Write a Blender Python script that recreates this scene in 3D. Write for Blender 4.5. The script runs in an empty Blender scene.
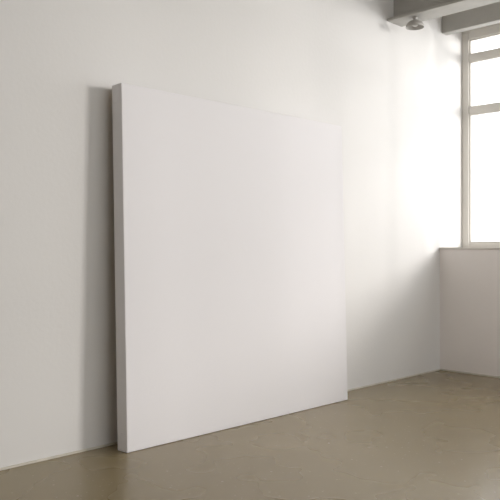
import bpy, bmesh, math, random
from mathutils import Vector, Matrix
random.seed(4)
S=bpy.context.scene
S.view_settings.view_transform='Standard'
C=bpy.context.collection
# ---------- materials ----------
def mat(name,col,rough=.6,bump=0,bscale=60,var=0,vscale=1.2,coat=0,metal=0,detail=4):
    m=bpy.data.materials.new(name);m.use_nodes=True
    nt=m.node_tree;n=nt.nodes;l=nt.links
    b=n['Principled BSDF'];b.inputs['Roughness'].default_value=rough
    b.inputs['Base Color'].default_value=(*col,1);b.inputs['Metallic'].default_value=metal
    b.inputs['Coat Weight'].default_value=coat
    tc=n.new('ShaderNodeTexCoord')
    if var:
        t=n.new('ShaderNodeTexNoise');t.inputs['Scale'].default_value=vscale;t.inputs['Detail'].default_value=detail
        r=n.new('ShaderNodeValToRGB')
        r.color_ramp.elements[0].position=.3;r.color_ramp.elements[1].position=.7
        r.color_ramp.elements[0].color=(*[c*(1-var) for c in col],1)
        r.color_ramp.elements[1].color=(*[min(1,c*(1+var)) for c in col],1)
        l.new(tc.outputs['Object'],t.inputs['Vector']);l.new(t.outputs['Fac'],r.inputs['Fac']);l.new(r.outputs['Color'],b.inputs['Base Color'])
    if bump:
        t2=n.new('ShaderNodeTexNoise');t2.inputs['Scale'].default_value=bscale;t2.inputs['Detail'].default_value=3
        bp=n.new('ShaderNodeBump');bp.inputs['Strength'].default_value=bump;bp.inputs['Distance'].default_value=.004
        l.new(tc.outputs['Object'],t2.inputs['Vector']);l.new(t2.outputs['Fac'],bp.inputs['Height']);l.new(bp.outputs['Normal'],b.inputs['Normal'])
    return m
M_wall=mat('wall_paint',(.735,.718,.698),.75,.2,40,.01,.8)
M_par=mat('parapet_paint',(.88,.83,.80),.6,.25,30,.02,1.5)
M_ceil=mat('ceiling_paint',(.62,.60,.56),.8,.2,20,.03)
M_beam=mat('beam_paint',(.43,.415,.385),.7,.4,25,.08,4)
M_frame=mat('window_frame_paint',(.70,.67,.62),.4,.1,40)
M_wood=mat('stretcher_wood',(.60,.43,.26),.6,.3,30,.15,8)
M_metal=mat('lamp_enamel',(.42,.40,.37),.5)
M_cord=mat('bulb_glass',(.6,.59,.56),.5)
M_trim=mat('trim_paint',(.62,.58,.50),.6,.3,30,.1,12)
def floor_mat():
    m=mat('painted_concrete',(.262,.207,.116),.3,.05,8,.06,.9,detail=3)
    nt=m.node_tree;n=nt.nodes;l=nt.links;b=n['Principled BSDF']
    src=b.inputs['Base Color'].links[0].from_socket
    tc=n.new('ShaderNodeTexCoord')
    def specks(scale,thr,gate,amt):
        v=n.new('ShaderNodeTexVoronoi');v.inputs['Scale'].default_value=scale
        l.new(tc.outputs['Object'],v.inputs['Vector'])
        lt=n.new('ShaderNodeMath');lt.operation='LESS_THAN';lt.inputs[1].default_value=thr
        l.new(v.outputs['Distance'],lt.inputs[0])
        sc=n.new('ShaderNodeSeparateColor');l.new(v.outputs['Color'],sc.inputs[0])
        g2=n.new('ShaderNodeMath');g2.operation='GREATER_THAN';g2.inputs[1].default_value=gate;l.new(sc.outputs[0],g2.inputs[0])
        mu=n.new('ShaderNodeMath');mu.operation='MULTIPLY';l.new(lt.outputs[0],mu.inputs[0]);l.new(g2.outputs[0],mu.inputs[1])
        m3=n.new('ShaderNodeMath');m3.operation='MULTIPLY';l.new(mu.outputs[0],m3.inputs[0]);m3.inputs[1].default_value=amt
        return m3.outputs[0]
    a=specks(22,.12,.82,.4);c=specks(45,.18,.8,.22)
    mx0=n.new('ShaderNodeMath');mx0.operation='MAXIMUM';l.new(a,mx0.inputs[0]);l.new(c,mx0.inputs[1])
    mx=n.new('ShaderNodeMix');mx.data_type='RGBA'
    l.new(mx0.outputs[0],mx.inputs[0]);l.new(src,mx.inputs[6]);mx.inputs[7].default_value=(.6,.55,.45,1)
    l.new(mx.outputs[2],b.inputs['Base Color'])
    t=n.new('ShaderNodeTexNoise');t.inputs['Scale'].default_value=2;t.inputs['Detail'].default_value=2
    l.new(tc.outputs['Object'],t.inputs['Vector'])
    mr=n.new('ShaderNodeMapRange');mr.inputs[3].default_value=.22;mr.inputs[4].default_value=.32
    l.new(t.outputs['Fac'],mr.inputs[0]);l.new(mr.outputs[0],b.inputs['Roughness'])
    return m
M_floor=floor_mat()
def canvas_mat():
    m=mat('primed_canvas',(.79,.768,.775),.85)
    nt=m.node_tree;n=nt.nodes;l=nt.links;b=n['Principled BSDF']
    tc=n.new('ShaderNodeTexCoord')
    w=n.new('ShaderNodeTexWave');w.inputs['Scale'].default_value=60;w.bands_direction='X'
    w2=n.new('ShaderNodeTexWave');w2.inputs['Scale'].default_value=60;w2.bands_direction='Z'
    no=n.new('ShaderNodeTexNoise');no.inputs['Scale'].default_value=70
    for q in (w,w2,no): l.new(tc.outputs['Object'],q.inputs['Vector'])
    a=n.new('ShaderNodeMath');l.new(w.outputs['Fac'],a.inputs[0]);l.new(w2.outputs['Fac'],a.inputs[1])
    a2=n.new('ShaderNodeMath');l.new(a.outputs[0],a2.inputs[0]);l.new(no.outputs['Fac'],a2.inputs[1])
    bp=n.new('ShaderNodeBump');bp.inputs['Strength'].default_value=.4;bp.inputs['Distance'].default_value=.001
    l.new(a2.outputs[0],bp.inputs['Height']);l.new(bp.outputs['Normal'],b.inputs['Normal'])
    return m
M_canvas=canvas_mat()
def glass_mat():
    m=bpy.data.materials.new('window_glass');m.use_nodes=True
    nt=m.node_tree;n=nt.nodes;l=nt.links;n.clear()
    o=n.new('ShaderNodeOutputMaterial');t=n.new('ShaderNodeBsdfTransparent');g=n.new('ShaderNodeBsdfGlossy')
    g.inputs['Roughness'].default_value=.02
    mx=n.new('ShaderNodeMixShader');mx.inputs[0].default_value=.05
    l.new(t.outputs[0],mx.inputs[1]);l.new(g.outputs[0],mx.inputs[2]);l.new(mx.outputs[0],o.inputs[0])
    return m
M_glass=glass_mat()
# ---------- helpers ----------
def add_box(bm,lo,hi,bev=0,mi=0):
    r=bmesh.ops.create_cube(bm,size=1)
    vs=r['verts'];c=[(a+b)/2 for a,b in zip(lo,hi)];s=[b-a for a,b in zip(lo,hi)]
    for v in vs: v.co=Vector([v.co[i]*s[i]+c[i] for i in range(3)])
    fs=set(f for v in vs for f in v.link_faces)
    for f in fs: f.material_index=mi
    if bev:
        es=list(set(e for v in vs for e in v.link_edges))
        bmesh.ops.bevel(bm,geom=es,offset=bev,segments=3,profile=.5,affect='EDGES')
def obj(name,bm,mats,parent=None,smooth=False):
    me=bpy.data.meshes.new(name);bm.to_mesh(me);bm.free()
    for m in (mats if isinstance(mats,list) else [mats]): me.materials.append(m)
    if smooth:
        for p in me.polygons:p.use_smooth=True
    o=bpy.data.objects.new(name,me);C.objects.link(o)
    if parent:o.parent=parent
    return o
def box(name,lo,hi,m,bev=0,parent=None):
    bm=bmesh.new();add_box(bm,lo,hi,bev);return obj(name,bm,m,parent)
# ---------- room ----------
XC=5.87; XW=6.27; X0=-3.0; Y1=-7.0; HC=3.45; SILL=1.112; WT=3.25
box('floor',(X0-.2,Y1-.2,-.15),(XW+.35,.2,0),M_floor)
box('ceiling',(X0-.2,Y1-.2,HC),(XW+.35,.2,HC+.15),M_ceil)
box('wall_back',(X0-.2,0,0),(XW+.35,.2,HC),M_wall)
box('wall_left',(X0-.2,Y1,0),(X0,0,HC),M_wall)
bm=bmesh.new()
add_box(bm,(XC,Y1,0),(XW+.3,0,SILL))
add_box(bm,(XW,Y1,WT),(XW+.3,0,HC))
add_box(bm,(XW,Y1,SILL),(XW+.3,-6.4,WT))
obj('wall_right',bm,M_par)
bm=bmesh.new()
fx0,fx1=0.0,6.0
add_box(bm,(X0-.2,Y1-.2,0),(XW+.35,Y1,1.0))
add_box(bm,(X0-.2,Y1-.2,3.1),(XW+.35,Y1,HC))
add_box(bm,(X0-.2,Y1-.2,1.0),(fx0,Y1,3.1))
add_box(bm,(fx1,Y1-.2,1.0),(XW+.35,Y1,3.1))
obj('wall_front',bm,M_wall)
box('trim_1',(XC-.012,-6.99,SILL-.004),(XW+.02,-.001,SILL+.012),M_frame,.003)
box('trim_2',(X0+.001,-.010,0),(XC-.012,0,.012),M_trim,.002)
box('trim_3',(XC-.010,-6.99,0),(XC,-.001,.014),M_trim,.002)
# ---------- windows ----------
def window(name,w,z0,z1,ncol,transoms,M):
    e=bpy.data.objects.new(name,None);C.objects.link(e)
    bm=bmesh.new();f=.07;d=.035
    add_box(bm,(0,-d,z0),(f,d,z1),.004);add_box(bm,(w-f,-d,z0),(w,d,z1),.004)
    add_box(bm,(f,-d,z0),(w-f,d,z0+f*.6),.004);add_box(bm,(f,-d,z1-f),(w-f,d,z1),.004)
    for t in transoms: add_box(bm,(f,-d*.8,t-.03),(w-f,d*.8,t+.03),.004)
    for i in range(1,ncol):
        x=w*i/ncol; add_box(bm,(x-.035,-d*.95,z0+.03),(x+.035,d*.95,z1-.03),.004)
    zs=[z0+f*.6]+sorted(transoms)+[z1-f]
    for i in range(ncol):
        xa=w*i/ncol+(f if i==0 else .035);xb=w*(i+1)/ncol-(f if i==ncol-1 else .035)
        for k in range(len(zs)-1):
            za=zs[k]+(.03 if k else 0);zb=zs[k+1]-(.03 if k<len(zs)-2 else 0)
            g=.014
            add_box(bm,(xa,-.02,za),(xa+g,.02,zb));add_box(bm,(xb-g,-.02,za),(xb,.02,zb))
            add_box(bm,(xa+g,-.02,za),(xb-g,.02,za+g));add_box(bm,(xa+g,-.02,zb-g),(xb-g,.02,zb))
    o=obj('frame',bm,M_frame,e)
    bm=bmesh.new();add_box(bm,(f,-.003,z0+.03),(w-f,.003,z1-.03));obj('glass',bm,M_glass,e)
    e.matrix_world=M
    return e
window('window_1',6.4,SILL+.012,3.17,6,[2.42,2.92],Matrix.Translation((XW+.04,0,0))@Matrix.Rotation(-math.pi/2,4,'Z'))
box('trim_4',(XW-.001,-6.4,3.165),(XW+.12,0,WT+.005),M_frame,.003)
window('fill_window',fx1-fx0,1.0,3.1,4,[2.4],Matrix.Translation((fx0,Y1-.1,0)))  # unseen window behind the camera, added to let in fill light
# ---------- beams ----------
box('ceiling_beam',(5.90,-6.99,3.09),(5.99,-.001,3.29),M_beam,.006)
bm=bmesh.new()   # steel I-beam
add_box(bm,(5.02,-6.99,3.005),(5.24,-.001,3.025),.003)
add_box(bm,(5.12,-6.99,3.02),(5.14,-.001,3.43))
add_box(bm,(5.02,-6.99,3.425),(5.24,-.001,3.449),.003)
obj('ceiling_beam',bm,M_beam)
bm=bmesh.new()
for y in (-.9,-2.9,-4.9): add_box(bm,(5.92,y-.03,3.28),(5.97,y+.03,3.449))
obj('beam_hanger',bm,M_beam)
# small dome lamp fixed under the beam
e=bpy.data.objects.new('ceiling_lamp',None);C.objects.link(e)
def lathe(prof,seg=40):
    bm=bmesh.new();rings=[]
    for r,z in prof: rings.append([bm.verts.new((r*math.cos(2*math.pi*i/seg),r*math.sin(2*math.pi*i/seg),z)) for i in range(seg)])
    for a,b in zip(rings,rings[1:]):
        for i in range(seg): bm.faces.new((a[i],a[(i+1)%seg],b[(i+1)%seg],b[i]))
    return bm
obj('shade',lathe([(.004,.075),(.045,.073),(.075,.055),(.095,.025),(.1,0),(.096,0),(.09,.022),(.07,.05),(.03,.065),(.004,.068)]),M_metal,e,True)
obj('stem',lathe([(.001,.11),(.03,.11),(.03,.10),(.014,.095),(.014,.06),(.001,.06)]),M_metal,e,True)
obj('bulb',lathe([(.001,.01),(.02,.012),(.032,.025),(.028,.045),(.014,.06),(.012,.07)]),M_cord,e,True)
e.location=(5.10,-.22,2.922)
e.scale=(.75,.75,.75)
# ---------- canvas ----------
W,H,T=1.955,2.015,.092
cv=bpy.data.objects.new('blank_canvas',None);C.objects.link(cv)
bm=bmesh.new()
add_box(bm,(0,0,0),(W,T,H))
bmesh.ops.bevel(bm,geom=bm.edges[:],offset=.006,segments=4,profile=.5,affect='EDGES')
o=obj('cloth',bm,M_canvas,cv,True)
wn=o.modifiers.new('wn','WEIGHTED_NORMAL')
bm=bmesh.new()
for x in (-.0015,W-.0025):
    for z in (.012,H-.10):
        add_box(bm,(x,.014,z),(x+.004,T-.012,z+.088),.0012)
obj('corner_folds',bm,M_canvas,cv)
bm=bmesh.new();a=T-.002;b=T+.012
add_box(bm,(.01,a,.01),(.07,b,H-.01),.002);add_box(bm,(W-.07,a,.01),(W-.01,b,H-.01),.002)
add_box(bm,(.07,a,.01),(W-.07,b,.07),.002);add_box(bm,(.07,a,H-.07),(W-.07,b,H-.01),.002)
add_box(bm,(W/2-.03,a,.07),(W/2+.03,b,H-.07),.002);add_box(bm,(.07,a,H/2-.03),(W-.07,b,H/2+.03),.002)
obj('stretcher_bars',bm,M_wood,cv)
bm=bmesh.new()
for x in (.35,W-.35): add_box(bm,(x-.03,T+.01,H-.16),(x+.03,T+.048,H-.06),.003)
obj('wall_bumpers',bm,M_wood,cv)
lean=math.asin(.055/H)
cv.matrix_world=Matrix.Translation((2.266,-.205,.001))@Matrix.Rotation(-lean,4,'X')
# ---------- light ----------
w=bpy.data.worlds.new('World');S.world=w;w.use_nodes=True
bg=w.node_tree.nodes['Background'];bg.inputs[0].default_value=(.96,.98,1,1);bg.inputs[1].default_value=3.6
def portal(name,loc,rot,sx,sy):
    L=bpy.data.lights.new(name,'AREA');L.shape='RECTANGLE';L.size=sx;L.size_y=sy
    L.cycles.is_portal=True
    o=bpy.data.objects.new(name,L);o.location=loc;o.rotation_euler=rot;C.objects.link(o)
portal('portal_right',(XW+.12,-3.2,2.18),(0,math.pi/2,0),2.1,6.3)
portal('portal_front',((fx0+fx1)/2,Y1-.22,2.05),(math.pi/2,0,0),fx1-fx0,2.0)
L=bpy.data.lights.new('low_hazy_sun','AREA');L.shape='SQUARE';L.size=1.8;L.energy=700;L.color=(1,.965,.935)
o=bpy.data.objects.new('low_hazy_sun',L);C.objects.link(o);o.location=(9.3,-9,2.9)
o.rotation_euler=(Vector((3.8,0,1.2))-o.location).to_track_quat('-Z','Y').to_euler()
# ---------- camera ----------
cam=bpy.data.cameras.new('cam');cam.sensor_width=36;cam.lens=716/500*36
co=bpy.data.objects.new('cam',cam);C.objects.link(co)
co.location=(0,-3.41,1.1);co.rotation_euler=(math.pi/2,0,-math.pi/4)
S.camera=co
